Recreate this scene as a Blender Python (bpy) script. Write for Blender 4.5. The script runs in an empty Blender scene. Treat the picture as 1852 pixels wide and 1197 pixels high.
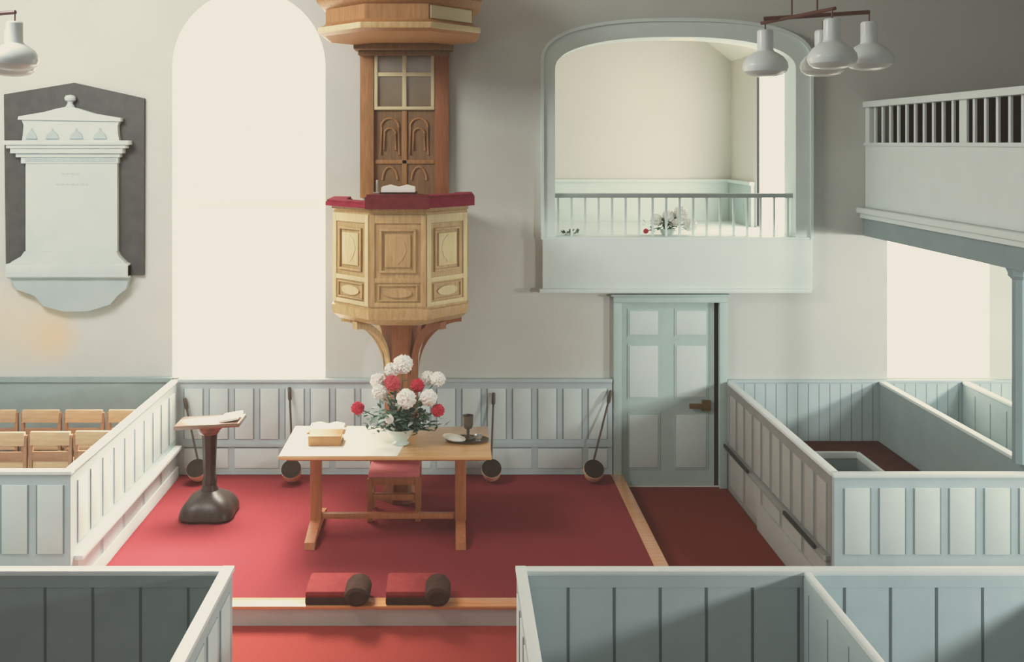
import bpy, bmesh, math, random
from mathutils import Vector, Matrix
random.seed(7)
PI = math.pi
scene = bpy.context.scene
COL = scene.collection

# ------------------------------------------------------------------ camera numbers
F, VX, VY, H = 1700.0, 822.0, 258.0, 3.554      # focal length (px), vanishing point (px), eye height above the platform
YW = 10.12                                      # back wall
FL = -0.15                                      # church floor (the platform carpet is z = 0)
def wx(px, d=YW): return (px - VX) * d / F
def wz(py, d=YW): return H - (py - VY) * d / F

# ------------------------------------------------------------------ materials
def lin(c):
    c = c / 255.0
    return c / 12.92 if c <= 0.04045 else ((c + 0.055) / 1.055) ** 2.4
def rgb(t): return (lin(t[0]), lin(t[1]), lin(t[2]), 1)

def material(name, c1, c2=None, scale=6.0, rough=0.6, stretch=(1, 1, 1), bump=0.0, bscale=40.0, spec=0.4,
             coat=0.0, metallic=0.0, detail=4.0, emit=None, strength=0.0, alpha=1.0, transmission=0.0, coatrough=0.1):
    m = bpy.data.materials.new(name); m.use_nodes = True
    nt = m.node_tree; N = nt.nodes; L = nt.links
    b = N['Principled BSDF']
    b.inputs['Roughness'].default_value = rough
    b.inputs['Specular IOR Level'].default_value = spec
    b.inputs['Coat Weight'].default_value = coat
    b.inputs['Coat Roughness'].default_value = coatrough
    b.inputs['Metallic'].default_value = metallic
    b.inputs['Transmission Weight'].default_value = transmission
    tc = N.new('ShaderNodeTexCoord'); mp = N.new('ShaderNodeMapping')
    mp.inputs['Scale'].default_value = stretch
    L.new(tc.outputs['Object'], mp.inputs['Vector'])
    nz = N.new('ShaderNodeTexNoise'); nz.inputs['Scale'].default_value = scale; nz.inputs['Detail'].default_value = detail
    L.new(mp.outputs['Vector'], nz.inputs['Vector'])
    rp = N.new('ShaderNodeValToRGB')
    rp.color_ramp.elements[0].position = 0.32; rp.color_ramp.elements[1].position = 0.68
    rp.color_ramp.elements[0].color = rgb(c1); rp.color_ramp.elements[1].color = rgb(c2 or c1)
    L.new(nz.outputs['Fac'], rp.inputs['Fac']); L.new(rp.outputs['Color'], b.inputs['Base Color'])
    if emit:
        b.inputs['Emission Color'].default_value = rgb(emit); b.inputs['Emission Strength'].default_value = strength
    if bump > 0:
        n2 = N.new('ShaderNodeTexNoise'); n2.inputs['Scale'].default_value = bscale; n2.inputs['Detail'].default_value = 3
        L.new(mp.outputs['Vector'], n2.inputs['Vector'])
        bp = N.new('ShaderNodeBump'); bp.inputs['Strength'].default_value = bump; bp.inputs['Distance'].default_value = 0.01
        L.new(n2.outputs['Fac'], bp.inputs['Height']); L.new(bp.outputs['Normal'], b.inputs['Normal'])
    return m

PLASTER = material('plaster', (196, 199, 192), (203, 206, 199), 1.2, 0.9, bump=0.15, bscale=60, spec=0.1)
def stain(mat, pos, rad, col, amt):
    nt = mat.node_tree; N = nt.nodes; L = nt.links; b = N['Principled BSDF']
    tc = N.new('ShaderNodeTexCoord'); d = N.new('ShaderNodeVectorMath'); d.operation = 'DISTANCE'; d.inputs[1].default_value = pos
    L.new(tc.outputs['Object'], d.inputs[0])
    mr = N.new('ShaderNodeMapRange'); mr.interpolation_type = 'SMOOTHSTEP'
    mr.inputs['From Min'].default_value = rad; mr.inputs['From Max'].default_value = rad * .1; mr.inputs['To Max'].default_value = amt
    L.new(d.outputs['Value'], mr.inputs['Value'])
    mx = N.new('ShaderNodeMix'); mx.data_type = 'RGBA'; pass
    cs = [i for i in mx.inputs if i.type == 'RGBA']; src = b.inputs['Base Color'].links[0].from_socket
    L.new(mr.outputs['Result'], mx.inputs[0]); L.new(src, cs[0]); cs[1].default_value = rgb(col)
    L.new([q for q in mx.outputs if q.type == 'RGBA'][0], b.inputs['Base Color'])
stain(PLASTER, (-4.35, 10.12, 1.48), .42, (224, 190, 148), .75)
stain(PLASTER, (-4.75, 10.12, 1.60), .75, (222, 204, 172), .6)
LOFTWALL = material('loft_plaster', (214, 212, 206), (220, 218, 212), 1.0, 0.9, spec=0.1)
CREAM = material('white_reveal_paint', (240, 236, 222), (244, 240, 228), 2, 0.8, spec=0.1)
PANE = material('bright_obscured_glass', (240, 236, 222), None, 3, 0.4, emit=(255, 246, 226), strength=5.5)
PANE_R = material('bright_obscured_glass_right', (240, 236, 222), None, 3, 0.4, emit=(255, 246, 226), strength=5)
PANE_L = material('bright_obscured_glass_loft', (240, 236, 222), None, 3, 0.4, emit=(255, 250, 240), strength=9.0)
BAR = material('glowing_bar_paint', (226, 222, 208), None, 3, 0.6, emit=(240, 235, 220), strength=0.75)  # glow put into the bar itself, which is no light source
STILE = material('blue_grey_paint', (176, 192, 193), (182, 198, 199), 5, 0.55, spec=0.3)
PANEL = material('pale_blue_paint', (202, 216, 213), (208, 221, 218), 5, 0.55, spec=0.3)
CAP = material('white_rail_paint', (222, 230, 228), (228, 234, 232), 5, 0.45, spec=0.4)
INNER = material('dull_and_shaded_blue_grey_paint', (146, 163, 163), (154, 170, 169), 5, 0.6, spec=0.2)  # blue-grey paint; on shaded boards its darkness carries the shade
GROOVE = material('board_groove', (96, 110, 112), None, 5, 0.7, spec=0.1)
LOFTBLUE = material('loft_pale_blue_paint', (212, 227, 223), (217, 231, 227), 4, 0.5, spec=0.3)
RAILGREY = material('loft_rail_paint', (164, 178, 174), None, 4, 0.5)
SHADEST = material('shade_toned_stile_paint', (140, 140, 136), (148, 148, 143), 5, 0.6, spec=0.2)  # stile paint darkened so its colour carries the partition's shade
SHADEPN = material('shade_toned_panel_paint', (170, 168, 162), (178, 176, 170), 5, 0.6, spec=0.2)  # panel paint darkened the same way for the shaded partition
DOORP = material('door_blue_green_paint', (172, 193, 187), (178, 199, 193), 5, 0.5, spec=0.3)
DOORPANEL = material('door_panel_pale_paint', (202, 217, 212), (207, 221, 217), 5, 0.5, spec=0.3)
DARKLINE = material('dark_slot_and_gap_shadow', (52, 58, 56), None, 5, 0.8, spec=0.1)
GALL = material('gallery_paint', (222, 233, 230), (226, 236, 233), 4, 0.55, spec=0.3)
GALLD = material('gallery_fascia_paint', (136, 154, 157), (142, 160, 162), 4, 0.6, spec=0.3)
OAK = material('honey_oak', (176, 144, 98), (196, 166, 118), 7, 0.45, (6, 6, 0.7), bump=0.05, spec=0.4)
OAKL = material('lit_side_oak', (206, 186, 136), (216, 198, 152), 7, 0.45, (6, 6, 0.7), spec=0.4)  # oak lightened for side faces that catch the light
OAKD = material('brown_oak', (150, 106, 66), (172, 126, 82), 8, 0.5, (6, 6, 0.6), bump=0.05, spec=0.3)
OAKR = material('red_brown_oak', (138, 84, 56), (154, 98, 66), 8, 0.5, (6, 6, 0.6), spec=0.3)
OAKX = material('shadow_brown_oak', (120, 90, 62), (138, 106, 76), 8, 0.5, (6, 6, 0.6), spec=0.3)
SASH = material('cream_sash_paint', (206, 192, 152), (212, 198, 160), 5, 0.5)
DULLGLASS = material('dull_glass', (120, 104, 82), (132, 116, 94), 4, 0.18, spec=0.6)
TABLEW = material('polished_table_wood', (204, 156, 102), (220, 176, 120), 6, 0.30, (0.6, 5, 5), spec=0.6, coat=1.0, coatrough=0.16)
LEGW = material('table_leg_wood', (160, 98, 62), (178, 112, 74), 7, 0.4, (5, 5, 0.6), spec=0.4)
CHAIRW = material('chair_wood', (140, 84, 52), (164, 104, 66), 7, 0.4, (5, 5, 0.8), spec=0.4)
PINKPAD = material('pink_red_upholstery', (200, 108, 112), (208, 118, 122), 9, 0.7, bump=0.1, bscale=120)
PEWCHAIR = material('tan_chair_wood', (194, 158, 124), (208, 176, 142), 6, 0.45, (0.8, 5, 5), spec=0.4)
PEWCHAIRD = material('brown_chair_wood', (152, 110, 82), (170, 128, 98), 6, 0.45, (0.8, 5, 5), spec=0.4)
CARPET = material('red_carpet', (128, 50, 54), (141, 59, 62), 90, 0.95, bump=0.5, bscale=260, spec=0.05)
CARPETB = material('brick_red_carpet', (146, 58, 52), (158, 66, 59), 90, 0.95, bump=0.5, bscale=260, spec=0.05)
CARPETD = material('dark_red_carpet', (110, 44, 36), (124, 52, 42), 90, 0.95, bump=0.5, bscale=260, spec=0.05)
NOSING = material('polished_step_edge_wood', (206, 136, 84), (220, 152, 100), 6, 0.25, (0.5, 5, 5), spec=0.6, coat=1.0, coatrough=0.15)
RISER = material('grey_riser_paint', (186, 180, 172), (194, 188, 180), 5, 0.6)
DARKOAK = material('dark_stained_oak', (48, 37, 31), (60, 46, 38), 7, 0.4, (5, 5, 0.7), spec=0.4)
DARKTOP = material('dark_oak_top', (104, 74, 56), (124, 92, 70), 7, 0.28, (0.6, 5, 5), spec=0.6, coat=1.0, coatrough=0.12)
SLATE = material('dark_grey_slate', (66, 66, 64), (76, 76, 73), 9, 0.6, bump=0.1)
MARBLE = material('pale_marble', (188, 200, 198), (197, 207, 205), 3, 0.4, spec=0.4)
MARBLED = material('shaded_marble', (162, 176, 174), (172, 185, 183), 3, 0.5, spec=0.3)
INK = material('faint_incised_lettering', (180, 187, 182), None, 3, 0.6)
VELVET = material('crimson_velvet', (132, 40, 56), (148, 50, 66), 14, 0.85, bump=0.2, bscale=90, spec=0.1)
VELVETD = material('dark_crimson_velvet', (104, 44, 46), (118, 52, 54), 14, 0.85, bump=0.2, bscale=90, spec=0.1)
BROWNFAB = material('dark_brown_fabric', (62, 44, 38), (76, 54, 46), 14, 0.9, bump=0.3, bscale=90, spec=0.05)
REDFAB = material('red_hassock_fabric', (132, 50, 50), (146, 58, 56), 14, 0.85, bump=0.3, bscale=90, spec=0.1)
PAPER = material('white_paper', (232, 228, 214), (238, 234, 222), 6, 0.7)
LEATHER = material('tan_leather', (152, 110, 66), (170, 126, 80), 12, 0.5)
GILT = material('book_page_edge', (214, 190, 140), None, 12, 0.6)
PEWTER = material('dark_pewter', (98, 92, 82), (116, 110, 100), 12, 0.35, metallic=0.6)
SILVER = material('pale_pewter', (176, 172, 164), None, 12, 0.3, metallic=0.5)
BRONZE = material('dark_salver_metal', (74, 62, 48), (88, 74, 58), 12, 0.35, metallic=0.5)
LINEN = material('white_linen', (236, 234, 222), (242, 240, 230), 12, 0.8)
VASEG = material('pale_green_glazed_ware', (200, 212, 204), (208, 220, 212), 5, 0.25, spec=0.5)
BLOOMW = material('white_petals', (238, 236, 226), (246, 244, 236), 20, 0.8)
BLOOMR = material('crimson_petals', (186, 44, 62), (206, 66, 82), 20, 0.8)
BLOOMP = material('rose_petals', (196, 72, 84), (210, 92, 100), 20, 0.8)
LEAF = material('dark_green_leaves', (50, 82, 66), (92, 124, 104), 12, 0.6)
LEAFP = material('grey_green_leaves', (150, 172, 160), (182, 200, 188), 12, 0.6)
POLE = material('dark_pole_wood', (72, 62, 52), (86, 74, 62), 8, 0.5, (5, 5, 0.7))
LADLEW = material('light_ladle_wood', (228, 186, 152), (234, 196, 164), 7, 0.4, spec=0.4)
LADLED = material('dark_ladle_lining', (44, 36, 30), (54, 44, 38), 12, 0.85, spec=0.1)
BRASS = material('dull_brass', (128, 106, 62), None, 9, 0.4, metallic=0.7)
GLASSW = material('pale_green_white_glass', (216, 227, 225), (222, 232, 230), 5, 0.3, spec=0.5)
RUSTBAR = material('dark_red_brown_bar', (84, 50, 42), (96, 58, 48), 9, 0.5)
SEATRED = material('dark_maroon_seat_cushion', (74, 42, 38), (86, 50, 44), 16, 0.9, bump=0.2, bscale=90, spec=0.05)
DARKFLOOR = material('shadowed_pew_floor', (34, 40, 37), (42, 48, 45), 9, 0.8)  # darkness of the floor's shadow put into its colour
GALLSHADE = material('gallery_shade_dark', (20, 16, 13), (28, 22, 18), 9, 0.9, spec=0.0)  # near-black that stands for the shade inside the gallery
FLOORM = material('floor_boards', (110, 92, 78), (124, 104, 88), 5, 0.7, (6, 0.6, 1))
CEILM = material('ceiling_plaster', (206, 200, 188), None, 2, 0.9)

# ------------------------------------------------------------------ mesh builder
class MB:
    def __init__(s, origin=(0, 0, 0)):
        s.o = Vector(origin); s.v = []; s.f = []; s.m = []; s.T = None
    def _add(s, vs, fs, mat=0):
        n = len(s.v)
        for p in vs:
            p = Vector(p)
            if s.T is not None: p = s.T @ p
            s.v.append(p - s.o)
        for f in fs:
            s.f.append([n + i for i in f]); s.m.append(mat)
    def box(s, x0, x1, y0, y1, z0, z1, mat=0, bev=0.0):
        bm = bmesh.new(); bmesh.ops.create_cube(bm, size=1)
        for v in bm.verts:
            v.co = Vector(((x0 + x1) / 2 + v.co.x * (x1 - x0), (y0 + y1) / 2 + v.co.y * (y1 - y0), (z0 + z1) / 2 + v.co.z * (z1 - z0)))
        if bev > 0:
            bmesh.ops.bevel(bm, geom=list(bm.edges), offset=bev, segments=2, profile=0.6, affect='EDGES')
        s._bm(bm, mat)
    def _bm(s, bm, mat=0):
        bm.verts.index_update()
        s._add([v.co.copy() for v in bm.verts], [[v.index for v in f.verts] for f in bm.faces], mat); bm.free()
    def prism(s, poly, a0, a1, axis='y', mat=0):
        # poly: list of 2D points; axis y -> (x,z); x -> (y,z); z -> (x,y)
        def P(p, a): return {'y': (p[0], a, p[1]), 'x': (a, p[0], p[1]), 'z': (p[0], p[1], a)}[axis]
        n = len(poly)
        vs = [P(p, a0) for p in poly] + [P(p, a1) for p in poly]
        fs = [list(range(n))[::-1], list(range(n, 2 * n))] + [[i, (i + 1) % n, n + (i + 1) % n, n + i] for i in range(n)]
        s._add(vs, fs, mat)
    def lathe(s, prof, c=(0, 0, 0), seg=24, mat=0, sx=1, sy=1, rot=0.0):
        vs = []; fs = []
        for r, z in prof:
            for k in range(seg):
                a = rot + 2 * PI * k / seg
                vs.append((c[0] + sx * r * math.cos(a), c[1] + sy * r * math.sin(a), c[2] + z))
        for i in range(len(prof) - 1):
            for k in range(seg):
                fs.append([i * seg + k, i * seg + (k + 1) % seg, (i + 1) * seg + (k + 1) % seg, (i + 1) * seg + k])
        if prof[0][0] > 1e-6: fs.append(list(range(seg))[::-1])
        e = (len(prof) - 1) * seg
        if prof[-1][0] > 1e-6: fs.append([e + k for k in range(seg)])
        s._add(vs, fs, mat)
    def octa(s, prof, c, mat=0, n=8):
        # prof: (apothem, z): a flat face looks towards -y
        s.lathe([(a / math.cos(PI / n), z) for a, z in prof], c, n, mat, rot=PI / n - PI / 2)
    def tube(s, pts, r, seg=10, mat=0):
        pts = [Vector(p) for p in pts]; rs = r if isinstance(r, (list, tuple)) else [r] * len(pts)
        vs = []; fs = []
        for i, p in enumerate(pts):
            d = (pts[min(i + 1, len(pts) - 1)] - pts[max(i - 1, 0)]).normalized()
            u = d.cross(Vector((0, 0, 1)))
            if u.length < 1e-3: u = d.cross(Vector((0, 1, 0)))
            u.normalize(); w = d.cross(u)
            for k in range(seg):
                a = 2 * PI * k / seg
                vs.append(p + rs[i] * (math.cos(a) * u + math.sin(a) * w))
        for i in range(len(pts) - 1):
            for k in range(seg):
                fs.append([i * seg + k, i * seg + (k + 1) % seg, (i + 1) * seg + (k + 1) % seg, (i + 1) * seg + k])
        fs.append(list(range(seg))[::-1]); fs.append([(len(pts) - 1) * seg + k for k in range(seg)])
        s._add(vs, fs, mat)
    def quad(s, a, b, c, d, mat=0): s._add([a, b, c, d], [[0, 1, 2, 3]], mat)
    def build(s, name, mats, parent=None, angle=32, loc=None):
        me = bpy.data.meshes.new(name)
        me.from_pydata([tuple(p) for p in s.v], [], s.f); me.update()
        bm = bmesh.new(); bm.from_mesh(me); bmesh.ops.recalc_face_normals(bm, faces=bm.faces); bm.to_mesh(me); bm.free()
        for m in (mats if isinstance(mats, (list, tuple)) else [mats]): me.materials.append(m)
        for p, k in zip(me.polygons, s.m): p.material_index = k; p.use_smooth = True
        try: me.set_sharp_from_angle(angle=math.radians(angle))
        except Exception: pass
        o = bpy.data.objects.new(name, me); COL.objects.link(o)
        if parent is not None: o.parent = parent
        else: o.location = s.o
        if loc is not None: o.location = loc
        return o

def tag(o, label, cat, group=None):
    o['label'] = label; o['category'] = cat
    if group: o['group'] = group
    return o
def thing(name, label, cat, loc=(0, 0, 0), rotz=0.0, group=None):
    o = bpy.data.objects.new(name, None); o.empty_display_size = 0.1; COL.objects.link(o)
    o.location = loc; o.rotation_euler = (0, 0, rotz)
    return tag(o, label, cat, group)
def struct(o): o['kind'] = 'structure'; return o
def kids(o): return [c for c in bpy.data.objects if c.parent == o]
def dup(o, loc, rotz=None, label=None, parent=None):
    c = o.copy(); COL.objects.link(c)
    if parent is not None: c.parent = parent
    else:
        c.location = loc
        if rotz is not None: c.rotation_euler = (0, 0, rotz)
        if label: c['label'] = label
    for k in kids(o): dup(k, None, None, None, c)
    return c

# ------------------------------------------------------------------ room shell
XL, XR, ZT = -8.0, 7.6, 6.5
def arch_loop(x0, x1, z0, zs, zt, n=40, ex=2.0):
    c, a, h = (x0 + x1) / 2, (x1 - x0) / 2, zt - zs
    pts = [(x0, z0), (x1, z0)]
    for i in range(n + 1):
        t = PI * i / n
        ct, st = math.cos(t), math.sin(t)
        pts.append((c + a * math.copysign(abs(ct) ** (2 / ex), ct), zs + h * abs(st) ** (2 / ex)))
    return pts
W1 = arch_loop(wx(312), wx(588), 1.025, 4.375, 4.375 + (wx(588) - wx(312)) / 2)
LOFT = arch_loop(1.06, 3.66, 2.53, 4.34, 4.685, ex=2.3)
W2 = [(4.66, 1.025), (5.76, 1.025), (5.76, 2.54), (4.66, 2.54)]
DR = [(1.79, FL), (2.84, FL), (2.84, 1.84), (1.79, 1.84)]
def wall_with_holes(name, outer, holes, y, depth, mat):
    bm = bmesh.new(); edges = []
    for loop in [outer] + holes:
        vs = [bm.verts.new((p[0], y, p[1])) for p in loop]
        for i in range(len(vs)): edges.append(bm.edges.new((vs[i], vs[(i + 1) % len(vs)])))
    bmesh.ops.triangle_fill(bm, use_beauty=True, use_dissolve=False, edges=edges)
    for f in bm.faces:
        if f.normal.y > 0: f.normal_flip()
    for loop, dp in zip(holes, depth):
        for i in range(len(loop)):
            a, b = loop[i], loop[(i + 1) % len(loop)]
            vs = [bm.verts.new((a[0], y, a[1])), bm.verts.new((b[0], y, b[1])), bm.verts.new((b[0], y + dp, b[1])), bm.verts.new((a[0], y + dp, a[1]))]
            f = bm.faces.new(vs); f.material_index = 1
    me = bpy.data.meshes.new(name); bm.to_mesh(me); bm.free()
    for m in mat: me.materials.append(m)
    o = bpy.data.objects.new(name, me); COL.objects.link(o); return struct(o)
door_in = [(1.79, FL + .001), (2.84, FL + .001), (2.84, 1.84), (1.79, 1.84)]
wall_with_holes('wall_back', [(XL, FL), (XR, FL), (XR, ZT), (XL, ZT)], [W1, LOFT, W2, door_in], YW, [0.14, 0.3, 0.14, 0.12], [PLASTER, CREAM])
m = MB(); m.box(XL - .15, XL, 1.5, YW + .2, FL, ZT); struct(m.build('wall_left', PLASTER))
m = MB(); m.box(XR, XR + .15, 1.5, YW + .2, FL, ZT); struct(m.build('wall_right', PLASTER))
m = MB(); m.box(XL - .15, XR + .15, -1, YW + 3, FL - .2, FL - .012); struct(m.build('floor', FLOORM))
m = MB(); m.box(XL - .15, XR + .15, 1.5, YW, ZT, ZT + .1); struct(m.build('ceiling', CEILM))

# windows
def window(name, loop, y, mat, bars):
    m = MB(); m._add([(p[0], y, p[1]) for p in loop], [list(range(len(loop)))]); w = struct(m.build(name, mat))
    b = MB()
    for x0, x1, z0, z1 in bars: b.box(x0, x1, y - .02, y - .002, z0, z1)
    if bars: b.build('glazing_bar', BAR, w)
    return w
window('window_1', W1, YW + .13, PANE, [(wx(318), wx(582), wz(376), wz(366))])
window('window_2', W2, YW + .13, PANE_R, [])

# loft room behind the arched opening
LY0, LY1, LX0, LX1 = YW + .3, 12.75, .6, 3.75
m = MB(); m.quad((LX0, LY1, 2.45), (LX1, LY1, 2.45), (LX1, LY1, 5.2), (LX0, LY1, 5.2)); struct(m.build('wall_loft_back', LOFTWALL))
WL = (10.47, 11.66, 2.2, 4.42)
m = MB()
def yz(y0, y1, z0, z1): m.quad((LX1, y0, z0), (LX1, y1, z0), (LX1, y1, z1), (LX1, y0, z1))
yz(LY0, WL[0], 2.3, 5.2); yz(WL[1], LY1, 2.3, 5.2); yz(WL[0], WL[1], WL[3], 5.2)
struct(m.build('wall_loft_right', LOFTWALL))
m = MB(); m.quad((LX0, LY0, 2.3), (LX0, LY1, 2.3), (LX0, LY1, 5.2), (LX0, LY0, 5.2)); struct(m.build('wall_loft_left', LOFTWALL))
m = MB(); m.quad((LX1 + .05, WL[0] - .05, 2.3), (LX1 + .05, WL[1] + .05, 2.3), (LX1 + .05, WL[1] + .05, WL[3] + .05), (LX1 + .05, WL[0] - .05, WL[3] + .05)); struct(m.build('window_3', PANE_L))
m = MB(); m.quad((LX0, LY0, 5.05), (3.26, LY0, 5.05), (3.26, LY1, 5.05), (LX0, LY1, 5.05)); m.quad((3.26, LY0, 5.05), (LX1 + .05, LY0, 4.62), (LX1 + .05, LY1, 4.62), (3.26, LY1, 5.05)); struct(m.build('trim_1', CREAM))
m = MB(); m.box(LX0, LX1 + .1, YW + .02, LY1, 2.40, 2.50); struct(m.build('trim_2', LOFTBLUE))
m = MB(); m.box(LX0, LX1, LY1 - .05, LY1 - .005, 2.5, 3.02); m.box(LX0, LX1, LY1 - .07, LY1 - .005, 3.02, 3.06)
m.box(LX1 - .05, LX1 - .005, WL[1] + .06, LY1 - .07, 2.5, 3.02, 1); m.box(LX1 - .07, LX1 - .005, WL[1] + .06, LY1 - .07, 3.02, 3.06)
struct(m.build('trim_3', [LOFTBLUE, STILE]))

# ------------------------------------------------------------------ panelling
def panelled(m, u0, u1, z0, z1, put, pitch=.274, rail_z=None, bottom=.10, top=.10, pw=.195, lower=True, tall=None):
    """put(ua,ub,za,zb,d0,d1,mat): adds a box on the face, depth measured out from the surface"""
    n = max(1, int(round((u1 - u0) / pitch))); p = (u1 - u0) / n
    rz = rail_z if rail_z else z0 + bottom
    for i in range(n):
        c = u0 + p * (i + .5); w = pw / .274 * p / 2
        put(c - w, c + w, rz + (.05 if rail_z else 0), z1 - top, 0, .007, 1)
        put(c - w - .012, c - w, rz + (.05 if rail_z else 0), z1 - top, 0, .003, 2)
        put(c + w, c + w + .012, rz + (.05 if rail_z else 0), z1 - top, 0, .003, 2)
    if rail_z:
        i = 0
        while i < n:
            k = min(2, n - i); a = u0 + p * i + .035; b = u0 + p * (i + k) - .035
            put(a, b, z0 + .07, rz - .05, 0, .007, 1); put(a, b, rz - .05, rz - .038, 0, .004, 2)
            i += k
GREY_EDGE = material('panel_edge_shade', (128, 146, 150), None, 5, 0.6)

# wainscot behind the table (structure)
m = MB(); zt = 1.02
m.box(-2.96, 1.69, YW - .05, YW - .002, 0.0, zt - .03)
m.box(-2.96, 1.69, YW - .075, YW - .002, zt - .03, zt + .005, 3, .006)
panelled(m, -2.93, 1.67, 0, zt, lambda a, b, c, d, e, f, k: m.box(a, b, YW - .05 - f, YW - .05 - e + .001, c, d, k, .002 if k == 1 else 0), rail_z=.33)
m.box(-2.96, 1.69, YW - .065, YW - .05, .30, .335, 0)
struct(m.build('trim_4', [STILE, PANEL, GREY_EDGE, STILE]))
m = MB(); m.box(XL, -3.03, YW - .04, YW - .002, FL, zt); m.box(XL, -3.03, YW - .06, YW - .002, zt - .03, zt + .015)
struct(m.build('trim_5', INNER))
def boarded(m, x0, x1, y, z0, z1, step=.115):
    m.box(x0, x1, y - .04, y - .002, z0, z1)
    x = x0 + step
    while x < x1 - .03:
        m.box(x - .004, x + .004, y - .0415, y - .039, z0, z1 - .03, 1); x += step
m = MB(); boarded(m, 2.99, XR - .01, YW, FL, 1.0); m.box(2.93, XR - .01, YW - .055, YW - .002, .985, 1.01, 0); struct(m.build('trim_6', [STILE, GREY_EDGE]))

# ------------------------------------------------------------------ platform
PX0, PX1, PY0 = -2.96, 1.80, 7.20
m = MB(); m.box(PX0, PX1 - .01, PY0 + .01, YW - .052, FL - .01, -.022, 0); struct(m.build('platform', RISER))
m = MB(); m.box(PX0, PX1, PY0, PY0 + .14, -.022, .004, 0, .006); m.box(PX1 - .125, PX1, PY0 + .14, YW - .055, -.022, .004, 0, .006); struct(m.build('trim_7', NOSING))
m = MB((0, 8.5, 0)); m.box(PX0 + .03, PX1 - .126, PY0 + .14, YW - .06, -.022, 0); tag(m.build('carpet', CARPET), 'crimson carpet covering the raised platform under the communion table', 'carpet')
m = MB((.0, 6, FL)); m.prism([(-1.33, 3.0), (.365, 3.0), (.365, 5.68), (1.79, 5.68), (1.79, PY0 + .008), (-2.95, PY0 + .008), (-2.95, 5.68), (-1.33, 5.68)], FL - .011, FL, 'z')
tag(m.build('aisle_carpet', CARPETB), 'brick red carpet on the aisle floor in front of the platform step', 'carpet')
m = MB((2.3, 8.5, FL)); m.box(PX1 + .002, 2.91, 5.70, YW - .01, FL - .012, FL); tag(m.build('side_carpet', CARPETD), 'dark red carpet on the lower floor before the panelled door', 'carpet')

# ------------------------------------------------------------------ box pews
def part_x(name, label, x, y0, y1, zt, face, thick=.05, z0=FL, rail=None, ledge=None, capw=.07, inner=False, plain=False, base=None, grooved=True, mats=None):
    """partition running along y at x, panels on side face (+1 / -1)"""
    t = thing(name, label, 'pew partition', (x, (y0 + y1) / 2, z0), group='pale blue box pew partitions')
    o = t.location; m = MB(o)
    m.box(x - thick / 2, x + thick / 2, y0, y1, z0, zt - .03)
    if not plain:
        s = x + face * thick / 2
        def put(a, b, c, d, e, f, k):
            p, q = sorted((s + face * e - face * .001, s + face * f)); m.box(p, q, a, b, c, d, k, .002 if k == 1 else 0)
        panelled(m, y0 + .05, y1 - .05, z0, zt, put, rail_z=rail, top=.12)
    else:
        s = x + face * thick / 2; y = y0 + .28
        while y < y1 - .05 and grooved:
            p, q = sorted((s - face * .001, s + face * .002)); m.box(p, q, y - .006, y + .006, z0, zt - .1, 2); y += .28
    m.build('panelling', mats or ([INNER, INNER, GREY_EDGE] if inner else [STILE, PANEL, GREY_EDGE]), t)
    m = MB(o); m.box(x - capw / 2, x + capw / 2, y0 - .01, y1 + (.0 if y1 > YW - .2 else .01), zt - .03, zt, 0, .006); m.build('top_rail', CAP, t)
    if ledge:
        a, b = sorted((x + face * thick / 2, x + face * (thick / 2 + ledge[1])))
        m = MB(o); m.box(a, b, y0 + .01, y1 - .06, ledge[0] - .03, ledge[0] + .01, 0, .006); m.build('ledge', CAP if face > 0 else SHADEST, t)  # left-facing ledge takes the shade-darkened paint
    if base:
        a, b = sorted((x + face * thick / 2, x + face * (thick / 2 + base[1])))
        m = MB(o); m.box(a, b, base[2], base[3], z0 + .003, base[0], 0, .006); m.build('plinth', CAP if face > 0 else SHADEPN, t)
    return t
def part_y(name, label, y, x0, x1, zt, thick=.05, z0=FL, capw=.07, grooves=None, inner=False, mats=None):
    t = thing(name, label, 'pew partition', ((x0 + x1) / 2, y, z0), group='pale blue box pew partitions')
    o = t.location; m = MB(o)
    m.box(x0, x1, y - thick / 2, y + thick / 2, z0, zt - .03)
    s = y - thick / 2
    if grooves:
        x = x0 + grooves[0]
        while x < x1 - .04:
            m.box(x - .008, x + .008, s - .002, s + .001, z0, zt - .10, 2); x += grooves[1]
        m.box(x0, x1, s - .006, s + .001, zt - .10, zt - .03, 0)
    else:
        panelled(m, x0 + .04, x1 - .02, z0, zt, lambda a, b, c, d, e, f, k: m.box(a, b, s - f, s + .001, c, d, k, .002 if k == 1 else 0), bottom=.53, top=.11)
    m.build('panelling', mats or ([INNER, INNER, GROOVE] if inner else [STILE, PANEL, GREY_EDGE]), t)
    m = MB(o); m.box(x0 - .01, x1 + .01, y - capw / 2, y + capw / 2, zt - .03, zt, 0, .006); m.build('top_rail', CAP, t)
    return t
YE = YW - .055
a = part_x('pew_partition', 'pale panelled pew partition with white top rail at the left edge of the crimson carpet', -2.99, 7.31, YE - .02, 1.024, 1, z0=-.02 + FL + .02, rail=.36, ledge=(.33, .07), base=(.10, .02, 7.33, YE - .02))
part_y('pew_partition', 'panelled pew front before the tan chairs at left', 7.285, XL + .02, -2.965, 1.02)
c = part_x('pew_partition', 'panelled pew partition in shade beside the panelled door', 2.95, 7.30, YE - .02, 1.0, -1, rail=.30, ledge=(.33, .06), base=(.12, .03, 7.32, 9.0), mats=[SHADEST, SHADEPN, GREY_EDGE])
m = MB(c.location); m.box(2.845, 2.866, 7.45, 8.15, .335, .365); m.box(2.845, 2.866, 9.15, 9.95, .335, .365); m.build('dark_slot', DARKLINE, c)
part_y('pew_partition', 'brightly lit panelled pew front below the gallery post at right', 7.275, 2.93, XR - .02, 1.0)
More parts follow.
